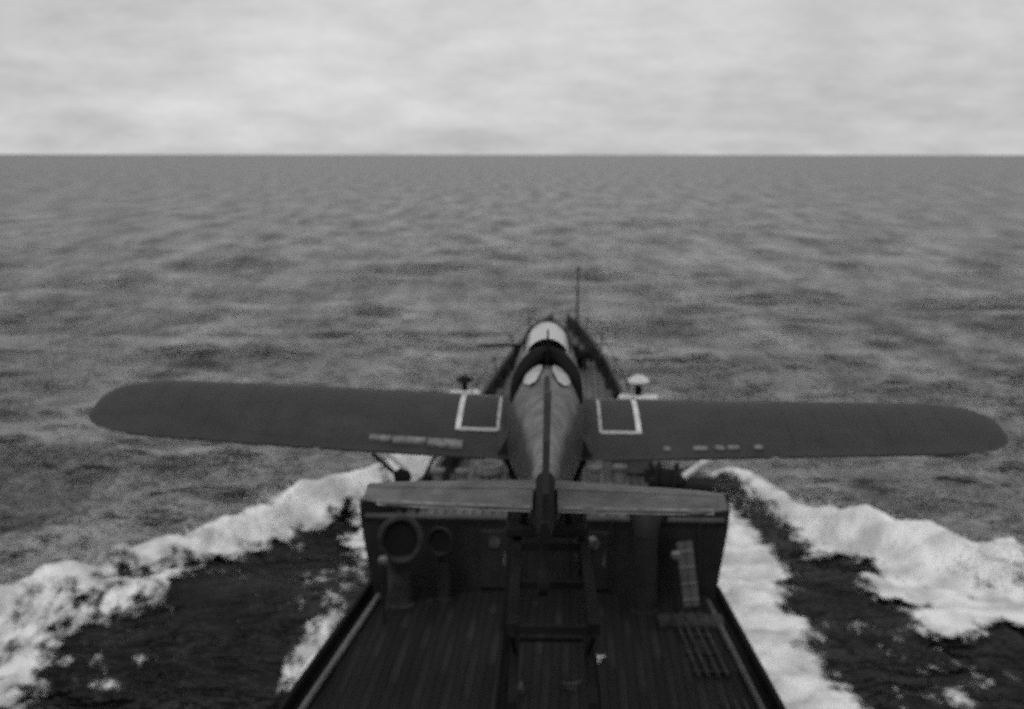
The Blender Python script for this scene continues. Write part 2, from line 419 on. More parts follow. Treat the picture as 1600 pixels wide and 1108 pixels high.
# rows spaced evenly in the angle below the horizon
t0, t1 = math.atan(12.5 / 9.0), math.atan(12.5 / 2600.0)
th_ = np.linspace(t0, t1, NR)
rad = 12.5 / np.tan(th_)
rad = np.concatenate([rad, [3400, 5000, 8000, 14000, 26000, 45000]])
fa = np.linspace(R(-26), R(26), NC)
rest = np.linspace(R(26), R(334), 70)[1:-1]
aa = np.concatenate([fa, rest])
RRg, AAg = np.meshgrid(rad, aa, indexing='ij')
X = RRg * np.sin(AAg); Y = RRg * np.cos(AAg)
dr = np.gradient(rad)
sp = np.repeat(dr[:, None], len(aa), 1)
sp[:, NC:] = np.maximum(sp[:, NC:], RRg[:, NC:] * 0.09)
sp = np.maximum(sp, RRg * (R(52) / NC))
Xs, Ys, Zs = sea(X, Y, sp)
nrow, ncol = X.shape
V = np.stack([Xs.ravel(), Ys.ravel(), Zs.ravel()], 1)
V = np.vstack([V, [[0, 0, 0]]])
i = np.arange(nrow - 1)[:, None]; j = np.arange(ncol)[None, :]
a = i * ncol + j; b = i * ncol + (j + 1) % ncol; c = (i + 1) * ncol + (j + 1) % ncol; d = (i + 1) * ncol + j
F = np.stack([a.ravel(), d.ravel(), c.ravel(), b.ravel()], 1)
ce = len(V) - 1
jj = np.arange(ncol)
capf = np.stack([np.full(ncol, ce), jj, (jj + 1) % ncol, (jj + 1) % ncol], 1)[:, :3]
calmv = np.append(calm_area(X, Y).ravel(), 1.0)
sea_o = build_mesh_np('sea', V, F, {'calm': calmv}, wm)
sea_o['kind'] = 'structure'
sea_o['label'] = 'choppy grey open sea running out to the horizon'

# ------------------------------------------------------------------ foam
fm = bpy.data.materials.new('sea_foam'); fm.use_nodes = True
nt = fm.node_tree; nt.nodes.clear(); L = nt.links.new
out = nn('ShaderNodeOutputMaterial')
pr = nn('ShaderNodeBsdfPrincipled'); pr.inputs['Base Color'].default_value = (0.8, 0.8, 0.8, 1); pr.inputs['Roughness'].default_value = 0.9
pr.inputs['Specular IOR Level'].default_value = 0.1
fc = nn('ShaderNodeTexNoise'); fc.inputs['Scale'].default_value = 0.9; fc.inputs['Detail'].default_value = 6
fcr = nn('ShaderNodeMapRange'); fcr.inputs['From Min'].default_value = 0.35; fcr.inputs['From Max'].default_value = 0.6; fcr.inputs['To Min'].default_value = 0.5; fcr.inputs['To Max'].default_value = 0.84
L(fc.outputs[0], fcr.inputs['Value']); L(fcr.outputs[0], pr.inputs['Base Color'])
tr = nn('ShaderNodeBsdfTransparent'); ms = nn('ShaderNodeMixShader')
at = nn('ShaderNodeAttribute', attribute_name='foam')
geo = nn('ShaderNodeNewGeometry'); L(geo.outputs['Position'], fc.inputs['Vector'])
fn = nn('ShaderNodeTexNoise'); fn.inputs['Scale'].default_value = 2.2; fn.inputs['Detail'].default_value = 8; fn.inputs['Roughness'].default_value = 0.62
fmp = nn('ShaderNodeMapping'); fmp.inputs['Scale'].default_value = (1.1, 0.55, 1.0); L(geo.outputs['Position'], fmp.inputs[0]); L(fmp.outputs[0], fn.inputs['Vector'])
s1 = nn('ShaderNodeMath', operation='SUBTRACT'); L(fn.outputs[0], s1.inputs[0]); s1.inputs[1].default_value = 0.5
s2 = nn('ShaderNodeMath', operation='MULTIPLY_ADD'); s2.inputs[1].default_value = 1.7; L(s1.outputs[0], s2.inputs[0]); L(at.outputs['Fac'], s2.inputs[2])
s3 = nn('ShaderNodeMapRange', interpolation_type='SMOOTHSTEP'); s3.inputs['From Min'].default_value = 0.26; s3.inputs['From Max'].default_value = 0.8
L(s2.outputs[0], s3.inputs['Value'])
L(s3.outputs[0], ms.inputs[0]); L(tr.outputs[0], ms.inputs[1]); L(pr.outputs[0], ms.inputs[2]); L(ms.outputs[0], out.inputs[0])
fb = nn('ShaderNodeBump'); fb.inputs['Strength'].default_value = 0.6; fb.inputs['Distance'].default_value = 0.15; L(fn.outputs[0], fb.inputs['Height']); L(fb.outputs[0], pr.inputs['Normal'])

GS = 0.11
gx = np.arange(-24, 26, GS); gy = np.arange(14, 60, GS)
GX, GY = np.meshgrid(gx, gy, indexing='ij')
WX = GX + 0.9 * (fbm(GX / 1.3, GY / 1.3, 4, 31) - 0.5)
WY = GY + 1.6 * (fbm(GX / 1.3, GY / 1.6, 4, 47) - 0.5)
dens = np.zeros(GX.shape)
for inten, pts in FOAM:
    pts = [tuple(p) for p in pts]
    d_, _ = seg_dist(WX, WY, pts + [pts[0]])
    ins = np.zeros(GX.shape, bool)
    for k in range(len(pts)):
        x0, y0 = pts[k]; x1, y1 = pts[(k + 1) % len(pts)]
        cr = ((y0 > WY) != (y1 > WY)) & (WX < (x1 - x0) * (WY - y0) / (y1 - y0 + 1e-12) + x0)
        ins ^= cr
    sdv = np.where(ins, d_, -d_)
    sm = np.clip(0.42 + sdv / 1.3, 0, 1)
    if inten > 0: dens = np.maximum(dens, inten * sm)
    else: dens = dens * (1 + inten * sm)
dens = dens * (0.72 + 0.62 * fbm(GX / 1.5 + GY / 3.5, GY / 3.0, 5, 77))
# thin lace of foam left on the churned water between the ridges
lace = np.clip(fbm(GX / 2.2 + GY / 9, GY / 5.0, 5, 63, 0.6) - 0.52, 0, 1) * 2.4 * np.clip(calm_area(GX, GY), 0, 1)
dens = np.maximum(dens, np.where(GY < 44, lace, 0) * 0.55)
turb = fbm(GX / 0.9, GY / 0.9, 5, 12, 0.6)
FX, FY, FZ = sea(GX, GY, np.full(GX.shape, 0.2))
FZ = FZ + 0.07 + np.clip(dens - 0.1, 0, 1) * (0.05 + 0.55 * np.clip(turb - 0.35, 0, 1))
keep = dens > 0.08
nx, ny = GX.shape
idx = np.arange(nx * ny).reshape(nx, ny)
def foam_obj(sel, label):
    k = keep & sel
    kf = k[:-1, :-1] & k[1:, :-1] & k[1:, 1:] & k[:-1, 1:]
    q = np.stack([idx[:-1, :-1][kf], idx[1:, :-1][kf], idx[1:, 1:][kf], idx[:-1, 1:][kf]], 1)
    u, inv = np.unique(q, return_inverse=True)
    V = np.stack([FX.ravel()[u], FY.ravel()[u], FZ.ravel()[u]], 1)
    o = build_mesh_np('bow_wave_foam', V, inv.reshape(-1, 4), {'foam': dens.ravel()[u]}, fm)
    o['kind'] = 'stuff'; o['label'] = label; o['category'] = 'foam'
    return o
foam_obj(GX < 1.2, 'white broken foam of the bow wave spreading to the left of the ship')
foam_obj(GX >= 1.2, 'thick white foam of the bow wave spreading to the right of the ship')

# droplets thrown off the crests
def spray(side, label):
    pts, hs, wd = RIDGES[side]
    V = []; F = []
    r2_ = random.Random(side + 3)
    for _ in range(6500):
        s = r2_.random() ** 1.25 * 0.8; u = s * (len(pts) - 1); k = int(u); t = u - k
        x = pts[k][0] + (pts[k + 1][0] - pts[k][0]) * t; y = pts[k][1] + (pts[k + 1][1] - pts[k][1]) * t
        h = hs[k] + (hs[k + 1] - hs[k]) * t
        g = 0.5 + 1.3 * float(fbm(np.array([x / 1.1]), np.array([y / 1.1]), 2, 8)[0])
        c = Vector((x + r2_.gauss(0, wd * 0.6), y + r2_.gauss(0, wd * 0.5), h * (0.2 + 0.8 * g * abs(r2_.gauss(0, 0.42))) + 0.05))
        z = r2_.uniform(0.008, 0.026)
        b0 = len(V)
        for w_ in ((1, 1, 1), (-1, -1, 1), (-1, 1, -1), (1, -1, -1)):
            V.append(c + z * Vector(w_) + Vector((r2_.uniform(-z, z),) * 3) * 0.4)
        F += [(b0, b0 + 1, b0 + 2), (b0, b0 + 3, b0 + 1), (b0, b0 + 2, b0 + 3), (b0 + 1, b0 + 3, b0 + 2)]
    me = bpy.data.meshes.new('spray'); me.from_pydata(V, [], F); me.materials.append(M['white'])
    o = bpy.data.objects.new('spray', me); COL.objects.link(o)
    o['kind'] = 'stuff'; o['label'] = label; o['category'] = 'spray'
spray(0, 'fine white spray thrown up along the left bow wave crest')
spray(1, 'fine white spray thrown up along the right bow wave crest')

# ------------------------------------------------------------------ ship
SH_A = R(-2.8); SX0 = -0.68
def S(lx, ly, z):      # ship coordinates to world
    ca, sa = math.cos(SH_A), math.sin(SH_A)
    return Vector((SX0 + lx * ca - ly * sa, lx * sa + ly * ca, z))
ship = empty('cargo_ship', (SX0, 0, 0), 'dark steel ship bow with planked decks, seen from its own bridge', 'ship', (0, 0, SH_A))
BRK = 27.4
LOW = [(-12, 4.9), (0, 4.7), (12, 4.45), (21, 4.05), (27.4, 3.6)]
FOR = [(27.4, 3.78), (27.8, 3.35), (28.2, 2.87), (29.8, 2.52), (31.5, 2.3), (35, 2.12), (38, 1.95), (42, 1.62), (46, 1.15), (49, 0.7), (50.8, 0.28)]
WATER = [(-12, 4.6), (12, 4.0), (21, 3.5), (27.4, 2.9), (35, 1.9), (42, 0.9), (46, 0.35), (47.8, 0.05)]
LZ = 3.5
def FZd(s): return 5.0 + (s - BRK) * 0.05
# hull shell
bm = bmesh.new()
st = [-12, 0, 12, 17, 21, 24.5, 27.3]
rings = []
for s in st:
    w1 = lerp_table(LOW, s); w0 = lerp_table(WATER, s)
    rings.append([(-w0 * .9, s, -1.5), (-w0, s, 0), (-(w0 + w1) / 2, s, 2.0), (-w1, s, LZ - 0.08), (w1, s, LZ - 0.08), ((w0 + w1) / 2, s, 2.0), (w0, s, 0), (w0 * .9, s, -1.5)])
loft(bm, rings)
rings = []
for s in [27.31, 27.8, 28.2, 29.8, 31.5, 35, 38, 42, 46, 49, 50.8]:
    w1 = lerp_table(FOR, s); zt = FZd(s) - 0.08
    sw = min(s, 27.4 + (s - 27.4) * 0.86); w0 = lerp_table(WATER, sw)
    rings.append([(-w0 * .9, sw - 0.3 * (s > 40), -1.5), (-w0, sw, 0), (-(w0 * .45 + w1 * .55), (s + sw) / 2, 2.4), (-w1, s, zt), (w1, s, zt), ((w0 * .45 + w1 * .55), (s + sw) / 2, 2.4), (w0, sw, 0), (w0 * .9, sw - 0.3 * (s > 40), -1.5)])
loft(bm, rings)
link('hull', bm, M['hull'], ship)
# lower deck and its planks
bm = bmesh.new()
loft(bm, [[(-lerp_table(LOW, s) + .02, s, LZ - .07), (lerp_table(LOW, s) - .02, s, LZ - .07), (lerp_table(LOW, s) - .02, s, LZ - .02), (-lerp_table(LOW, s) + .02, s, LZ - .02)] for s in (-12, 0, 12, 21, 27.3)])
ldeck = link('deck', bm, M['black'], ship); ldeck['label'] = 'lower dark planked deck'
PW = 0.165
bm = bmesh.new(); box(bm, (0, 0, 0), (PW - 0.01, 1, 0.05)); pm = link('plank', bm, M['plank'], ldeck)
first = pm; used = False
def plank(x, a, b, z, parent, first_o, mesh, slope=0.0):
    o = bpy.data.objects.new('plank', mesh); COL.objects.link(o)
    o.parent = parent; o.location = (x, (a + b) / 2, z); o.scale = (1, b - a, 1)
    if slope: o.rotation_euler = (math.atan(slope), 0, 0)
    return o
pmesh = pm.data
bpy.data.objects.remove(pm)
x = -4.45
k = 0
while x < 4.5:
    smax = BRK - 0.15
    if abs(x) + PW > 3.3:
        # run only as far forward as the side allows
        ss = np.linspace(0, BRK - .15, 120); ok = [s for s in ss if lerp_table(LOW, s) - 0.28 > abs(x)]
        smax = ok[-1] if ok else None
    if smax:
        a = 2.0 - (k * 2.7) % 7.0
        while a < smax - 0.3:
            b = min(a + 8.2, smax)
            if b > 6: plank(x, max(a, 3) + 0.006, b - 0.006, LZ + random.uniform(0, 0.006), ldeck, None, pmesh)
            a += 8.2
    x += PW; k += 1
# forecastle deck
bm = bmesh.new()
loft(bm, [[(-lerp_table(FOR, s) + .02, s, FZd(s) - .07), (lerp_table(FOR, s) - .02, s, FZd(s) - .07), (lerp_table(FOR, s) - .02, s, FZd(s) - .015), (-lerp_table(FOR, s) + .02, s, FZd(s) - .015)] for s in [27.33, 27.8, 28.2, 29.8, 31.5, 35, 38, 42, 46, 49, 50.6]])
fdeck = link('forecastle_deck', bm, M['steel'], ship)
bm = bmesh.new(); box(bm, (0, 0, 0), (0.2 - 0.02, 1, 0.05)); tmp = link('plank', bm, M['fplank'], fdeck); fmesh = tmp.data; bpy.data.objects.remove(tmp)
x = -3.4
while x < 3.45:
    ss = np.linspace(BRK + .1, 50, 300); ok = [s for s in ss if lerp_table(FOR, s) - 0.2 > abs(x)]
    if ok:
        a, b = BRK + 0.12, ok[-1]
        n = max(1, int(round((b - a) / 9)))
        for t in range(n):
            p0 = a + (b - a) * t / n; p1 = a + (b - a) * (t + 1) / n
            plank(x, p0 + .006, p1 - .006, FZd((p0 + p1) / 2) + 0.012, fdeck, None, fmesh, 0.05)
    x += 0.2
# bulwark of the forecastle with cap rail
for sgn, nm in ((-1, 'bulwark'), (1, 'bulwark')):
    bm = bmesh.new()
    loft(bm, [[(sgn * (lerp_table(FOR, s) - .06), s, FZd(s) - .1), (sgn * (lerp_table(FOR, s)), s, FZd(s) - .1), (sgn * (lerp_table(FOR, s) + .03), s, FZd(s) + .38), (sgn * (lerp_table(FOR, s) - .04), s, FZd(s) + .38)] for s in [27.3, 27.8, 28.2, 29.8, 31.5, 35, 38, 42, 46, 49, 50.8]])
    bw_ = link(nm, bm, M['steel'], ship)
    bm = bmesh.new()
    tube(bm, [(sgn * (lerp_table(FOR, s) - .01), s, FZd(s) + .41) for s in [27.3, 27.8, 28.2, 29.8, 31.5, 35, 38, 42, 46, 49, 50.8]], 0.055, 6)
    link('cap_rail', bm, M['steelmid'], bw_)
    n = 0
    for s in np.arange(28.6, 46, 1.6):
        w_ = lerp_table(FOR, s)
        bm = bmesh.new(); box(bm, (sgn * (w_ - .17), s, FZd(s) + .15), (.2, .03, .36)); link('stiffener', bm, M['steel'], bw_)
# lower deck side coaming with light, worn top edge and inner waterway bar
for sgn in (-1, 1):
    bm = bmesh.new()
    loft(bm, [[(sgn * (lerp_table(LOW, s) - .06), s, LZ - .1), (sgn * (lerp_table(LOW, s) + .01), s, LZ - .1), (sgn * (lerp_table(LOW, s) + .01), s, LZ + .22), (sgn * (lerp_table(LOW, s) - .06), s, LZ + .22)] for s in (-6, 3, 12, 17, 21, 24, 27.2)])
    g_ = link('gunwale', bm, M['black'], ship)
    bm = bmesh.new()
    tube(bm, [(sgn * (lerp_table(LOW, s) - .32), s, LZ + .11) for s in (3, 12, 17, 21, 24, 26.6)], 0.055, 6)
    link('waterway_pipe', bm, M['steellight'] if sgn < 0 else M['steelmid'], ship)
bm = bmesh.new(); loft(bm, [[(2.2, 27.45, FZd(28) - .2), (3.76, 27.45, FZd(28) - .2), (3.76, 27.45, FZd(28) + .06), (2.2, 27.45, FZd(28) + .06)], [(2.2, 28.6, FZd(28) - .2), (3.6, 28.6, FZd(28) - .2), (3.6, 28.6, FZd(28) + .06), (2.2, 28.6, FZd(28) + .06)], [(2.2, 29.3, FZd(28) - .2), (2.9, 29.3, FZd(28) - .2), (2.9, 29.3, FZd(28) + .06), (2.2, 29.3, FZd(28) + .06)]])
link('sponson', bm, M['black'], ship)
# break bulkhead
bm = bmesh.new(); box(bm, (0, 27.36, (LZ + 5.0) / 2 + .0), (7.2, 0.1, 1.62)); bk = link('break_bulkhead', bm, M['black'], ship)
for xx in (-3.1, -2.2, -1.3, -.4, .5, 1.4, 2.3, 3.2):
    bm = bmesh.new(); box(bm, (xx, 27.28, LZ + .78), (.05, .07, 1.45)); link('stiffener', bm, M['steel'], bk)
bm = bmesh.new(); tube(bm, [(-3.7, 27.34, 5.08), (3.7, 27.34, 5.08)], .06, 8); link('deck_edge_rail', bm, M['steelmid'], bk)
for xx in (-1.0, 1.05):
    bm = bmesh.new(); box(bm, (xx, 27.25, LZ + .72), (.62, .06, 1.25), bevel=.03); dd = link('door', bm, M['steel'], bk)
    bm = bmesh.new(); tube(bm, [(xx + .2, 27.2, LZ + .62), (xx + .2, 27.2, LZ + .86)], .02, 6); link('handle', bm, M['steellight'], dd)
    bm = bmesh.new(); lathe(bm, [(.12, 27.17), (.12, 27.23)], 12, 'Y', (xx, 0, LZ + 1.1)); link('porthole', bm, M['steelmid'], dd)
for sgn in (-1, 1):
    for k, y in enumerate((33.0, 36.5, 40.0, 43.5, 47.0)):
        bm = bmesh.new(); tube(bm, [(sgn * (lerp_table(FOR, y) - .02), y, FZd(y) + .4), (sgn * (lerp_table(FOR, y) + .0), y, FZd(y) + .95)], .022, 6); link('stanchion', bm, M['steel'], ship)
    bm = bmesh.new(); tube(bm, [(sgn * lerp_table(FOR, y), y, FZd(y) + .93 - .05 * (k % 2)) for k, y in enumerate((33.0, 34.75, 36.5, 38.25, 40.0, 41.75, 43.5, 45.25, 47.0))], .012, 5); link('guard_wire', bm, M['black'], ship)
# jackstaff at the stem
bm = bmesh.new(); tube(bm, [(0.62, 48.4, 6.0), (0.68, 48.4, 8.45)], [.055, .03], 6); js = link('jackstaff', bm, M['steel'], ship)
bm = bmesh.new(); lathe(bm, [(.02, 0), (.07, .03), (.07, .09), (.02, .12)], 10, 'Z', (0.68, 48.4, 8.43)); link('truck', bm, M['steel'], js)

# ------------------------------------------------------------------ deck gear (each a thing standing on the ship)
def at_px_note(): pass
def vent(loc, rotz, rmouth, h, label, light, rimr=.03, group='cowl ventilators on the deck'):
    t = empty('cowl_ventilator', loc, label, 'ventilator', (0, 0, rotz), group)
    bm = bmesh.new()
    r = rmouth * .55
    lathe(bm, [(r * 1.25, 0), (r * 1.25, .06), (r, .08), (r, h - rmouth * 1.1)], 16); link('trunk', bm, M[light], t, smooth=True)
    bm = bmesh.new()
    pts = []; rad_ = []
    for k in range(8):
        a_ = k / 7 * math.pi / 2
        R0 = rmouth * 1.0
        pts.append((0, -R0 * (1 - math.cos(a_)), h - rmouth * 1.1 + R0 * math.sin(a_)))
        rad_.append(r + (rmouth * .92 - r) * (k / 7) ** 1.5)
    # cowl bends aft and opens out
    tube(bm, pts, rad_, 18, cap=False)
    cw = link('cowl', bm, M[light], t, smooth=True)
    # the last ring of the bend faces aft (-y)
    c = Vector(pts[-1])
    bm = bmesh.new()
    for rr0, rr1, y0, y1 in ():
        pass
    n = 22
    ringp = [(rmouth * .92 * math.cos(2 * math.pi * k / n), rmouth * .92 * math.sin(2 * math.pi * k / n)) for k in range(n + 1)]
    tube(bm, [(c.x + p[0], c.y - .02, c.z + p[1] * 1.12) for p in ringp], rimr, 6, cap=False)
    link('mouth_rim', bm, M[light], cw, smooth=True)
    bm = bmesh.new(); lathe(bm, [(rmouth * .86, 0), (rmouth * .5, .14), (.02, .2)], 18, 'Y', (c.x, c.y + .02, c.z)); link('throat', bm, M['black'], cw, smooth=True)
    return t
vent(S(-2.85, 26.3, LZ), R(8), .43, 1.55, 'wide-mouthed cowl ventilator at the left deck edge, below the left tailplane', 'steeldim', .07)
vent(S(-2.0, 26.7, LZ), R(-12), .27, 1.35, 'small cowl ventilator just right of the wide one, below the left tailplane', 'steel')
vent(S(2.05, 26.2, LZ), R(168), .42, 2.0, 'cowl ventilator turned away, below the right tailplane', 'steel')

def lamp(loc, h, label):
    t = empty('deck_lamp', loc, label, 'lamp', group='small pale lamps on short posts')
    bm = bmesh.new(); tube(bm, [(0, 0, 0), (0, 0, h)], .025, 8); link('post', bm, M['black'], t)
    bm = bmesh.new(); lathe(bm, [(.05, h), (.09, h + .04), (.095, h + .13), (.05, h + .17)], 12); link('lamp_head', bm, M['palemetal'], t, smooth=True)
lamp(S(-3.02, 25.2, LZ), 1.2, 'small pale lamp in front of the wide-mouthed ventilator')
lamp(S(2.62, 26.0, LZ), 1.15, 'small pale lamp right of the turned-away ventilator')
lamp(S(1.0, 26.4, LZ), 1.3, 'small pale lamp nearest the aircraft tail on its right')

# board leaning at the right of the break
t = empty('gangplank', S(3.0, 26.35, LZ), 'pale battened gangplank leaning against the forecastle break at the right', 'gangplank', (R(-14), R(-7), R(-3)))
for k in (-1, 1):
    bm = bmesh.new(); box(bm, (k * .083, 0, .72), (.155, .045, 1.3), bevel=.008); link('board', bm, M['steelmid'], t)
for k in range(4):
    bm = bmesh.new(); box(bm, (0, -.035, .22 + k * .32), (.31, .03, .04)); link('batten', bm, M['steellight'], t)

def bollards(loc, rotz, label, m='white', sc=1.0, group='twin bollards'):
    t = empty('twin_bollard', loc, label, 'bollard', (0, 0, rotz), group)
    bm = bmesh.new(); box(bm, (0, 0, .05 * sc), (1.0 * sc, .42 * sc, .1 * sc), bevel=.02); link('base_plate', bm, M[m], t)
    for sg in (-1, 1):
        bm = bmesh.new(); lathe(bm, [(.13 * sc, .1 * sc), (.12 * sc, .42 * sc), (.17 * sc, .45 * sc), (.17 * sc, .52 * sc), (.06 * sc, .55 * sc)], 14, c=(sg * .28 * sc, 0, 0)); link('post', bm, M[m], t, smooth=True)
    return t
# white fairleads on the forecastle bulwark either side of the wing roots
def fairlead(loc, rotz, label, sc, capm='white'):
    t = empty('roller_fairlead', loc, label, 'fairlead', (0, 0, rotz), 'roller fairleads')
    bm = bmesh.new(); box(bm, (0, 0, .06), (1.05 * sc, .34, .2 * sc), bevel=.05); link('base', bm, M['white'], t)
    bm = bmesh.new(); box(bm, (0, 0, -.35), (.3 * sc, .2, .64)); link('pedestal', bm, M['steel'], t)
    bm = bmesh.new(); lathe(bm, [(.1 * sc, .1), (.09 * sc, .42 * sc), (.1 * sc, .46 * sc)], 14); link('roller', bm, M['black'], t, smooth=True)
    bm = bmesh.new(); lathe(bm, [(.12 * sc, .44 * sc), (.3 * sc, .52 * sc), (.27 * sc, .6 * sc), (.08 * sc, .7 * sc)], 14); link('cap', bm, M[capm], t, smooth=True)
fairlead(S(2.3, 36.0, FZd(36.0) + .56), R(-6), 'white roller fairlead just above the right wing root', 1.0)
fairlead(S(-2.3, 35.5, FZd(35.5) + .78), R(16), 'small roller fairlead with a black cap just above the left wing root', .75, 'black')

# dark mooring winch on the right of the forecastle and its pale strut
t = empty('mooring_winch', S(2.85, 28.2, FZd(28.2) + .1), 'black mooring winch with a pale brake lever under the right wing', 'winch', (0, 0, R(-12)))
bm = bmesh.new(); lathe(bm, [(.44, -.5), (.44, -.42), (.3, -.4), (.3, -.14), (.44, -.12), (.44, -.04)], 20, 'X', (.0, 0, .5)); link('drum', bm, M['black'], t, smooth=True)
bm = bmesh.new(); box(bm, (.38, 0, .33), (.62, .8, .5), bevel=.07); link('gearbox', bm, M['black'], t)
bm = bmesh.new(); box(bm, (0, 0, .02), (1.4, .8, .1)); link('bed_plate', bm, M['steel'], t)
for xx in (-.58, .02):
    bm = bmesh.new(); box(bm, (xx, 0, .3), (.08, .5, .55)); link('bearing', bm, M['black'], t)
bm = bmesh.new(); tube(bm, [(.1, -.2, .7), (.62, -.2, 1.1)], .08, 8); link('brake_lever', bm, M['white'], t)
# davit on the left with its block
t = empty('boat_davit', S(-2.95, 27.7, FZd(27.7)), 'thin davit with a round black block, under the left wing flap', 'davit')
bm = bmesh.new(); tube(bm, [(0, 0, 0), (0, 0, .6), (-.1, -.05, .85), (-.6, -.2, 1.35)], .045, 8); link('arm', bm, M['black'], t)
bm = bmesh.new(); tube(bm, [(.3, 0, 0), (.42, 0, .75), (.66, 0, 1.25)], .035, 8); link('stay', bm, M['steel'], t)
bm = bmesh.new(); lathe(bm, [(.03, -.1), (.17, -.07), (.19, 0), (.17, .07), (.03, .1)], 14, 'Y', (.0, -.1, .84)); link('block', bm, M['black'], t, smooth=True)
bm = bmesh.new(); tube(bm, [(.1, -.1, 1.0), (-.3, -.18, 1.38)], .065, 8); link('fall_tackle', bm, M['white'], t)

# windlass near the stem
t = empty('anchor_windlass', S(.62, 42.6, FZd(42.6)), 'dark anchor windlass on the bow beyond the aircraft nose', 'windlass')
bm = bmesh.new(); lathe(bm, [(.26, -.5), (.26, -.43), (.16, -.41), (.16, .41), (.26, .43), (.26, .5)], 16, 'X', (0, 0, .5)); link('drum', bm, M['black'], t, smooth=True)
bm = bmesh.new(); box(bm, (0, .35, .3), (.5, .4, .5), bevel=.04); link('gearbox', bm, M['black'], t)
for xx in (-.3, .3):
    bm = bmesh.new(); box(bm, (xx, 0, .3), (.08, .4, .6)); link('bearing', bm, M['black'], t)

# gear between the wing and the tail: bollards, reels, chain, locker
bollards(S(-2.1, 29.2, FZd(29.2) + .04), R(-10), 'pale twin bollard on the forecastle left of the tailplane root', 'steellight')
bollards(S(1.35, 29.6, FZd(29.6) + .04), R(8), 'pale twin bollard on the forecastle right of the fin', 'steellight')
t = empty('deck_locker', S(1.95, 31.0, FZd(31.0) + .04), 'low grey deck locker on the right forecastle behind the wing', 'locker', (0, 0, R(-8)))
bm = bmesh.new(); box(bm, (0, 0, .2), (.9, .55, .4), bevel=.03); link('box', bm, M['steelmid'], t)
bm = bmesh.new(); box(bm, (0, 0, .44), (.96, .6, .06), bevel=.02); link('lid', bm, M['steellight'], t)
t = empty('rope_coil', S(-1.35, 30.6, FZd(30.6) + .05), 'coil of pale rope on the left of the forecastle', 'rope')
bm = bmesh.new()
pts = [((.3 + .02 * math.sin(k)) * math.cos(k * .5), (.3 + .02 * math.sin(k)) * math.sin(k * .5), .04 + k * .004) for k in range(60)]
tube(bm, pts, .04, 6); link('rope', bm, M['rope'], t, smooth=True)
t = empty('ventilation_hatch', S(-.9, 32.6, FZd(32.6) + .04), 'small square hatch on the forecastle left of the catapult', 'hatch')
bm = bmesh.new(); box(bm, (0, 0, .12), (.8, .7, .24), bevel=.02); link('coaming', bm, M['steel'], t)
bm = bmesh.new(); box(bm, (0, 0, .27), (.86, .76, .05), bevel=.015); link('cover', bm, M['steellight'], t)

# lower-deck gear
def cleat(p, rz, label, m):
    t = empty('deck_cleat', p, label, 'cleat', (0, 0, rz), 'pale cleats on the lower deck')
    bm = bmesh.new(); box(bm, (0, 0, .03), (.16, .12, .06)); link('foot', bm, M[m], t)
    bm = bmesh.new(); tube(bm, [(-.17, 0, .13), (-.08, 0, .09), (.08, 0, .09), (.17, 0, .13)], [.02, .035, .035, .02], 8); link('horns', bm, M[m], t, smooth=True)
cleat(S(1.05, 23.4, LZ + .03), R(-25), 'pale cleat on the dark lower deck, brightest of the three', 'white')
cleat(S(-.25, 21.9, LZ + .03), R(80), 'pale cleat on the lower deck nearest the left side', 'steelmid')
cleat(S(.62, 22.1, LZ + .03), R(15), 'dull cleat on the lower deck just right of the catapult foot', 'steelmid')
t = empty('hatch_coaming', S(2.9, 25.4, LZ + .03), 'low grey step plate at the foot of the break on the right', 'step', (0, 0, 0))
bm = bmesh.new(); box(bm, (0, 0, .06), (1.25, .5, .12), bevel=.015); link('frame', bm, M['steeldim'], t)
for k in range(5):
    bm = bmesh.new(); box(bm, (-.5 + k * .25, 0, .135), (.2, .44, .03)); link('tread_plate', bm, M['steeldim'], t)
# pipe runs clamped along the right side of the lower deck, parallel to the edge
def pipe_run(a, b, offs, label):
    t = empty('pipe_run', S(3.2, a, LZ + .03), label, 'pipes', (0, 0, SH_A), 'pipe runs along the right side of the lower deck')
    for o_ in offs:
        bm = bmesh.new(); tube(bm, [(lerp_table(LOW, y) - o_ - 3.2, y - a, .07) for y in np.linspace(a, b, 5)], .028, 6)
        link('pipe', bm, M['steeldim'], t, smooth=True)
    for y in np.arange(a + .3, b, .9):
        w_ = lerp_table(LOW, y) - 3.2
        bm = bmesh.new(); box(bm, (w_ - (offs[0] + offs[-1]) / 2, y - a, .03), (abs(offs[-1] - offs[0]) + .16, .05, .06)); link('bracket', bm, M['steel'], t)
pipe_run(22.6, 25.9, (.62, .78, .96, 1.12), 'upper run of four thin grey pipes beside the right deck edge')
pipe_run(14.5, 21.6, (.55, .7, .86), 'lower run of three thin grey pipes at the bottom right of the deck')

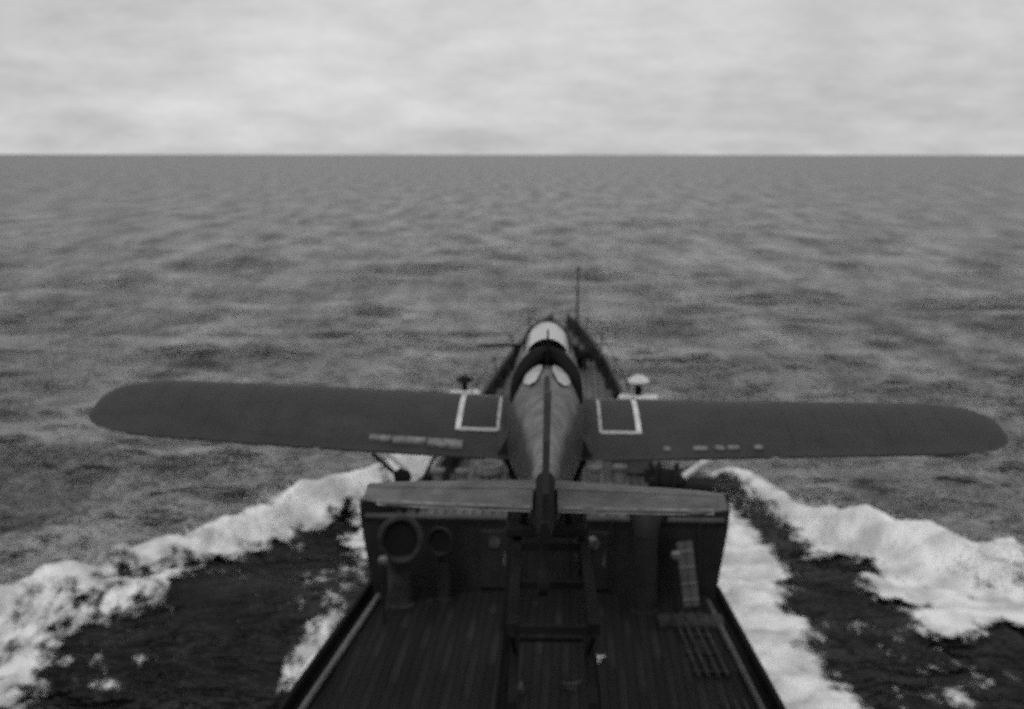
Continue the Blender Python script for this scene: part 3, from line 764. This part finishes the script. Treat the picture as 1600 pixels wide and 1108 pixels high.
# ------------------------------------------------------------------ catapult
CA = R(-1.1)
cat = empty('launching_catapult', (0.17, 0, 0), 'dark lattice launching catapult running along the deck under the aircraft', 'catapult', (0, 0, CA))
CT = 7.75
c0, c1 = 13.4, 37.0
for sgn in (-1, 1):
    bm = bmesh.new(); box(bm, (sgn * .42, (c0 + c1) / 2, CT - .06), (.12, c1 - c0, .12)); link('rail', bm, M['black'], cat)
    bm = bmesh.new(); box(bm, (sgn * .42, (c0 + c1) / 2, CT - .9), (.1, c1 - c0, .1)); link('lower_chord', bm, M['black'], cat)
nb = 16
for k in range(nb + 1):
    y = c0 + (c1 - c0) * k / nb
    bm = bmesh.new(); box(bm, (0, y, CT - .06), (.72, .08, .08)); link('cross_member', bm, M['black'], cat)
    for sgn in (-1, 1):
        if k < nb:
            y2 = c0 + (c1 - c0) * (k + 1) / nb
            za, zb = (CT - .12, CT - .85) if k % 2 == 0 else (CT - .85, CT - .12)
            bm = bmesh.new(); tube(bm, [(sgn * .42, y, za), (sgn * .42, y2, zb)], .03, 6); link('lattice_bar', bm, M['black'], cat)
for y in (15.0, 20.0, 25.0, 30.5, 36.0):
    zb = LZ + .02 if y < 27 else FZd(y) + .03
    for sgn in (-1, 1):
        bm = bmesh.new(); tube(bm, [(sgn * .45, y, CT - .95), (sgn * .8, y, zb)], .07, 8); link('trestle_leg', bm, M['black'], cat)
    bm = bmesh.new(); tube(bm, [(-.62, y, (CT - .95 + zb) / 2), (.62, y, (CT - .95 + zb) / 2)], .04, 6); link('trestle_brace', bm, M['black'], cat)

# ------------------------------------------------------------------ aircraft
AP = (0.45, 18.05, 8.79)
air = empty('fighter_aircraft', AP, 'dark low-wing fighter aircraft seen from behind, perched on the catapult', 'aircraft', (R(4.0), R(1.25), R(-1.5)))
def A(name, bm, m, parent=None, smooth=False):
    return link(name, bm, M[m], parent or air, smooth=smooth)
# fuselage stations: (y, half width, z centre, half height up, half height down)
ST = [(-6.05, .05, .74, .10, .10), (-5.6, .09, .71, .20, .2), (-5.0, .13, .64, .30, .28), (-4.2, .18, .50, .42, .38), (-3.2, .27, .44, .56, .48), (-2.2, .39, .38, .72, .56),
      (-1.6, .47, .36, .82, .62), (-1.0, .50, .34, .80, .66), (0, .52, .33, .74, .68), (1.0, .51, .33, .70, .66), (2.0, .48, .34, .64, .60), (2.9, .42, .36, .52, .52), (3.5, .33, .38, .38, .38), (3.75, .26, .38, .28, .28)]
def fring(s, n=28, grow=0.0):
    y, w, zc, hu, hd = s
    r = []
    for k in range(n):
        t = 2 * math.pi * k / n
        cx, cz = math.cos(t), math.sin(t)
        e = 0.85
        # the upper half narrows like a rounded tent, the lower half is fuller
        xx = (w + grow) * math.copysign(abs(cx) ** e, cx)
        zz = ((hu + grow) if cz > 0 else (hd + grow)) * math.copysign(abs(cz) ** (1.15 if cz > 0 else .8), cz)
        r.append((xx, y, zc + zz))
    return r
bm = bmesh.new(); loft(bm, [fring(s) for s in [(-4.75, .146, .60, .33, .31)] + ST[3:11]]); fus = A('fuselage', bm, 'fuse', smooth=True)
bm = bmesh.new(); loft(bm, [fring((2.02, .485, .34, .645, .605))] + [fring(s) for s in ST[11:]]); A('engine_cowling', bm, 'fusedark', smooth=True)
bm = bmesh.new(); loft(bm, [fring(s) for s in ST[:3]] + [fring((-4.76, .145, .60, .33, .31))]); A('tail_cone', bm, 'black', smooth=True)
# dark spine strip on the rear decking
bm = bmesh.new()
rr_sp = []
for y in np.linspace(-5.2, -1.75, 12):
    s = [np.interp(y, [q_[0] for q_ in ST], [q_[i] for q_ in ST]) for i in range(5)]
    zt = s[2] + s[3]
    wS = .04
    rr_sp.append([(-wS, y, zt - .05), (wS, y, zt - .05), (wS * .6, y, zt + .035), (-wS * .6, y, zt + .035)])
loft(bm, rr_sp); A('spine', bm, 'fusedark', fus)
# exhaust stacks
for sg in (-1, 1):
    for k in range(3):
        bm = bmesh.new(); tube(bm, [(sg * .38, 2.3 + k * .3, .56), (sg * .49, 2.2 + k * .3, .57)], .035, 8)
        A('exhaust_stack', bm, 'black')

# cockpit: dark aft arch, pale rear panels, sliding hood, windscreen
def arch(y, hw, z0, z1, r, n=14, ybend=0.0):
    return [(hw * math.cos(t), y + ybend * abs(math.cos(t)), z0 + (z1 - z0) * max(0, math.sin(t)) ** .8) for t in [math.pi * k / n for k in range(n + 1)]]
def hood(y0, y1, hw0, hw1, z0, za, zb, th=.0, n=14):
    return [arch(y, hw0 + (hw1 - hw0) * t, z0, za + (zb - za) * t, 0, n) for t, y in ((0, y0), (.5, (y0 + y1) / 2), (1, y1))]
bm = bmesh.new(); loft(bm, hood(-.62, .55, .31, .30, .98, 1.42, 1.42), cap=False, close=False); cano = A('canopy', bm, 'canopy', smooth=True)
for y in (.56,):
    bm = bmesh.new(); tube(bm, arch(y, .312, .98, 1.425, 0), .018, 6); A('canopy_frame', bm, 'fusedark', cano)
bm = bmesh.new(); tube(bm, arch(-.86, .40, .72, 1.30, 0, ybend=-.35), [.055 + .035 * math.sin(math.pi * k / 14) for k in range(15)], 8); A('cockpit_rear_arch', bm, 'black', smooth=True)
bm = bmesh.new(); loft(bm, [arch(-.66, .33, .8, 1.34, 0), arch(-.86, .36, .74, 1.27, 0)], cap=True, close=True); A('bulkhead_panel', bm, 'black')
bm = bmesh.new(); loft(bm, [[(-.3, .58, 1.0), (.3, .58, 1.0), (.2, .58, 1.40), (-.2, .58, 1.40)], [(-.26, .95, 1.0), (.26, .95, 1.0), (.17, .8, 1.25), (-.17, .8, 1.25)]]); A('windscreen', bm, 'canopy')
# panels with painted sky reflection on both sides of the spine behind the cockpit
for sg in (-1, 1):
    bm = bmesh.new()
    rows = []
    for y, x0, x1 in ((-1.02, .07, .20), (-1.2, .06, .26), (-1.45, .06, .29), (-1.68, .09, .26), (-1.85, .13, .20)):
        s = [np.interp(y, [q_[0] for q_ in ST], [q_[i] for q_ in ST]) for i in range(5)]
        row = []
        for u in np.linspace(0, 1, 5):
            xx = x0 + (x1 - x0) * u
            cx = (xx / s[1]) ** (1 / .85); zz = s[3] * max(0, 1 - cx * cx) ** (.5 * 1.15)
            row.append((sg * (xx + .006), y, s[2] + zz + .03))
        rows.append(row)
    loft(bm, rows, cap=False, close=False)
    A('rear_view_panel', bm, 'panel', smooth=True)
bm = bmesh.new(); tube(bm, [(0.0, -1.0, 1.2), (0.0, -1.02, 1.62)], [.025, .012], 6); A('aerial_mast', bm, 'black')

# wings
def airfoil(c, th, n=9):
    pts = []
    xs = [0.5 * (1 - math.cos(math.pi * k / n)) for k in range(n + 1)]
    def yt(x): return 5 * th * (.2969 * math.sqrt(x) - .126 * x - .3516 * x * x + .2843 * x ** 3 - .1036 * x ** 4)
    for x in xs[::-1]: pts.append((x, yt(x) + .02 * math.sin(math.pi * x)))
    for x in xs[1:]: pts.append((x, -yt(x) * .8 + .02 * math.sin(math.pi * x)))
    return [(x * c, z * c) for x, z in pts]
DI = math.tan(R(1.9))
LEY, TEY = 1.32, -1.36
def plan(x):      # leading and trailing edge at span x
    e = max(0.0, (x - 5.2) / 0.9)
    rn = math.sqrt(max(0.0, 1 - e * e)) if e < 1 else 0.0
    mid = 0.22
    le = LEY - .012 * x; te = TEY + .05 * x
    return mid + (le - mid) * rn ** .7, mid + (te - mid) * rn ** .6
def wz(x): return DI * x
def wring(x, sg, y_to=None):
    le, te = plan(x); c = le - te
    th = .19 - .015 * x
    return [(sg * x, le - a_, wz(x) + b_) for a_, b_ in airfoil(max(c, .04), th)]
for sg, lab in ((-1, 'left wing'), (1, 'right wing')):
    bm = bmesh.new()
    xs = [.3, .8, 1.5, 2.4, 3.3, 4.2, 5.2, 5.45, 5.65, 5.8, 5.93, 6.03, 6.085, 6.098]
    loft(bm, [wring(x, sg) for x in xs]); w_ = A('wing', bm, 'wing', smooth=True)
    # raised rib tapes on the fabric outer panel
    for x in np.arange(2.35, 5.3, .42):
        le, te = plan(x); c = le - te; sec = airfoil(c, .19 - .015 * x)[:9]
        bm = bmesh.new()
        rows = [[(sg * (x - .014), le - a_, wz(x) + b_ + .002), (sg * (x + .014), le - a_, wz(x) + b_ + .004)] for a_, b_ in sec[1:-1]]
        loft(bm, rows, cap=False, close=False); link('rib_tape', bm, M['wing'], w_)
    # aileron: separate surface just proud of the trailing part of the wing, with a hinge gap
    def surf(x0, x1, name, m, dz, parent, f0=.80):
        bm = bmesh.new(); rings = []
        for x in np.linspace(x0, x1, 8):
            le, te = plan(x); c = le - te; tz = wz(x)
            rings.append([(sg * x, le - c * f0, tz + .075 + dz), (sg * x, te - .02, tz + .006 + dz * .3), (sg * x, te - .02, tz - .012), (sg * x, le - c * f0, tz - .03)])
        loft(bm, rings)
        return link(name, bm, M[m], parent)
    surf(2.95, 5.35, 'aileron', 'wing', .014, w_)
    fl = surf(.75, 2.85, 'flap', 'wing', .014, w_)
    # pale strip along the flap edge (left) / bright hinge fairings (right)
    if sg < 0:
        for a_, b_, wd_ in ((1.05, 1.5, .17), (1.52, 1.95, .11), (1.97, 2.25, .08)):
            bm = bmesh.new()
            rows = []
            for x in (a_, b_):
                le, te = plan(x); c = le - te
                y0 = te + .33; rows.append([(sg * x, y0, wz(x) + .12), (sg * x, y0 - wd_, wz(x) + .09), (sg * x, y0 - wd_, wz(x) + .05), (sg * x, y0, wz(x) + .06)])
            loft(bm, rows); link('pale_edge_strip', bm, M['palemetal'], w_)
    else:
        for x, bw_x in ((1.55, .1), (1.98, .2), (2.22, .13), (2.4, .16), (2.72, .12)):
            le, te = plan(x); y0 = te + .24
            bm = bmesh.new(); box(bm, (sg * x, y0, wz(x) + .06), (bw_x, .13, .05), bevel=.022); link('hinge_fairing', bm, M['palemetal'], w_)
    # painted walkway outline at the root: thin raised strips following the wing skin
    def skin(x, y):
        le, te = plan(x); c = le - te; sec = airfoil(c, .19 - .015 * x)[:10]
        ax = [q_[0] for q_ in sec][::-1]; az = [q_[1] for q_ in sec][::-1]
        return wz(x) + float(np.interp(le - y, ax, az)) + .006
    def strip(xa, ya, xb, yb, w, m):
        bm = bmesh.new(); rows = []
        n = 8
        dxn, dyn = (yb - ya), -(xb - xa); ln = math.hypot(dxn, dyn); dxn /= ln; dyn /= ln
        for k in range(n + 1):
            x = xa + (xb - xa) * k / n; y = ya + (yb - ya) * k / n
            r_ = []
            for s_ in (-1, 1):
                X_ = x + dxn * w / 2 * s_; Y_ = y + dyn * w / 2 * s_
                r_.append((sg * X_, Y_, skin(X_, Y_)))
            rows.append(r_)
        loft(bm, rows, cap=False, close=False); link('walkway_line', bm, M[m], w_)
    xi, xo = (.62, 1.14) if sg < 0 else (.72, 1.22)
    yf, yb_ = .82, -.62
    strip(xo, yf, xo, yb_, .07, 'white'); strip(xi, yf - .1, xi, yb_, .045, 'stripe'); strip(xi, yf, xo, yf, .05, 'stripe')
    strip(xi, yb_, xo + .035, yb_, .1, 'stripe')
    # wing-tip lamp
    bm = bmesh.new(); lathe(bm, [(.01, -.08), (.035, -.03), (.03, .05), (.01, .1)], 8, 'Y', (sg * 5.9, .5, wz(5.9) + .05)); link('navigation_light', bm, M['steelmid'], w_, smooth=True)
    # dark fillet between wing and fuselage
    bm = bmesh.new()
    loft(bm, [[(sg * .42, y, .52 - .12 * abs(y) / 1.6), (sg * .53, y, .22 - .04 * abs(y)), (sg * .6, y, skin(.6, max(min(y, 1.2), -1.25))), (sg * .42, y, .0)] for y in (-1.25, -1.0, -.4, .2, .8, 1.2)])
    A('wing_root_fillet', bm, 'fusedark', smooth=True)
# the left wing carries a touch of nose-up twist
for o in [w for w in air.children if w.name.startswith('wing') and 'fillet' not in w.name][:1]:
    for q_ in [o] + list(o.children):
        for v in q_.data.vertices:
            v.co.z += .05 * min(abs(v.co.x) / 3.2, 1) * (v.co.y + .1) / 1.25
# radiator under the belly
bm = bmesh.new(); box(bm, (0, -.4, -.42), (.6, 1.0, .34), bevel=.08); A('radiator', bm, 'fusedark')
# tailplane
TY = -5.05; TZ = .80
def tpl(x):
    e = x / 1.74
    le = .37 - .15 * e - .22 * max(0, e - .8) * 5 * .35
    te = -.46 + .05 * e + .10 * max(0, (e - .85) / .15) ** 2
    return le, te
for sg in (-1, 1):
    bm = bmesh.new(); rings = []
    for x in (.03, .4, .8, 1.2, 1.5, 1.66, 1.74):
        le, te = tpl(x); te_h = -.02
        th = .05 * (1 - .6 * x / 1.68)
        rings.append([(sg * x, TY + le, TZ), (sg * x, TY + le - .1, TZ + th), (sg * x, TY + te_h, TZ + th), (sg * x, TY + te_h, TZ - th), (sg * x, TY + le - .1, TZ - th)])
    loft(bm, rings); tp = A('tailplane', bm, 'tail')
    bm = bmesh.new(); rings = []
    for x in (.12, .4, .8, 1.2, 1.5, 1.74):
        le, te = tpl(x); th = .045 * (1 - .6 * x / 1.68)
        rings.append([(sg * x, TY - .03, TZ + th - .002), (sg * x, TY + te, TZ - .015), (sg * x, TY + te, TZ - .03), (sg * x, TY - .03, TZ - th)])
    loft(bm, rings); el = link('elevator', bm, M['tail'], tp)
    bm = bmesh.new(); loft(bm, [[(sg * x, TY + tpl(x)[1] - .012, TZ - .04), (sg * x, TY + tpl(x)[1] + .05, TZ + .004), (sg * x, TY + tpl(x)[1] + .05, TZ - .045)] for x in (.14, .8, 1.2, 1.6)]); link('trim_strip', bm, M['palemetal'], tp)
# fin and rudder
bm = bmesh.new()
prof = [(-4.35, .86), (-4.75, 1.35), (-5.05, 1.78), (-5.25, 1.88), (-5.38, 1.88), (-5.38, .75)]
loft(bm, [[(-.03, y, z) for y, z in prof], [(.03, y, z) for y, z in prof]]); fin = A('fin', bm, 'fusedark')
bm = bmesh.new()
prof = [(-5.4, .55), (-5.4, 1.88), (-5.55, 1.85), (-5.85, 1.55), (-6.0, 1.1), (-5.95, .75), (-5.8, .55)]
loft(bm, [[(-.028, y, z) for y, z in prof], [(.028, y, z) for y, z in prof]]); link('rudder', bm, M['fusedark'], fin)
# tail end cone and tail wheel
bm = bmesh.new(); tube(bm, [(0, -5.4, .45), (0, -5.55, .2)], .04, 8); tw = A('tail_wheel_strut', bm, 'black')
bm = bmesh.new(); lathe(bm, [(.06, -.05), (.13, -.04), (.14, 0), (.13, .04), (.06, .05)], 16, 'X', (0, -5.6, .1)); link('tail_wheel', bm, M['black'], tw, smooth=True)
# propeller
PY = 3.85; PZ = .38
bm = bmesh.new(); lathe(bm, [(.26, -.08), (.25, .1), (.19, .3), (.1, .45), (.02, .52)], 20, 'Y', (0, PY, PZ)); sp_ = A('propeller_spinner', bm, 'fusedark', smooth=True)
for deg in (88, 268):
    a_ = R(deg); bm = bmesh.new(); rings = []
    for r_, ch, tw_ in ((.2, .1, 76), (.45, .15, 72), (.75, .16, 70), (.98, .12, 68), (1.1, .08, 66), (1.15, .03, 66)):
        t_ = R(tw_ + 14); cdir = Vector((math.cos(t_), math.sin(t_), 0)); nrm = Vector((-math.sin(t_), math.cos(t_), 0))
        r4 = []
        for u, v in ((-.5, 0), (0, .09), (.5, 0), (0, -.05)):
            p = cdir * (u * ch) + nrm * (v * ch) + Vector((0, 0, r_))
            r4.append(p)
        rings.append(r4)
    rot = Matrix.Rotation(a_, 3, 'Y')
    loft(bm, [[rot @ p + Vector((0, PY + .05, PZ)) for p in r4] for r4 in rings]); link('propeller_blade', bm, M['black'], sp_)

# trolley that holds the aircraft on the catapult rails
tro = empty('launch_trolley', (0.46, 18.05, CT), 'black launch trolley holding the aircraft on the catapult rails', 'trolley', (0, 0, CA))
bm = bmesh.new(); box(bm, (0, 0, .12), (1.0, 3.4, .12), bevel=.02); link('bed', bm, M['black'], tro)
for sx_ in (-1, 1):
    for yy in (-1.3, 1.3):
        bm = bmesh.new(); lathe(bm, [(.09, -.04), (.1, 0), (.09, .04)], 12, 'X', (sx_ * .42, yy, .1)); link('wheel', bm, M['black'], tro, smooth=True)
    bm = bmesh.new(); tube(bm, [(sx_ * .35, .6, .15), (sx_ * .75, .5, 1.0)], .05, 8); link('front_claw', bm, M['black'], tro)
    bm = bmesh.new(); tube(bm, [(sx_ * .3, -1.4, .15), (sx_ * .18, -2.4, .98)], .045, 8); link('rear_claw', bm, M['black'], tro)
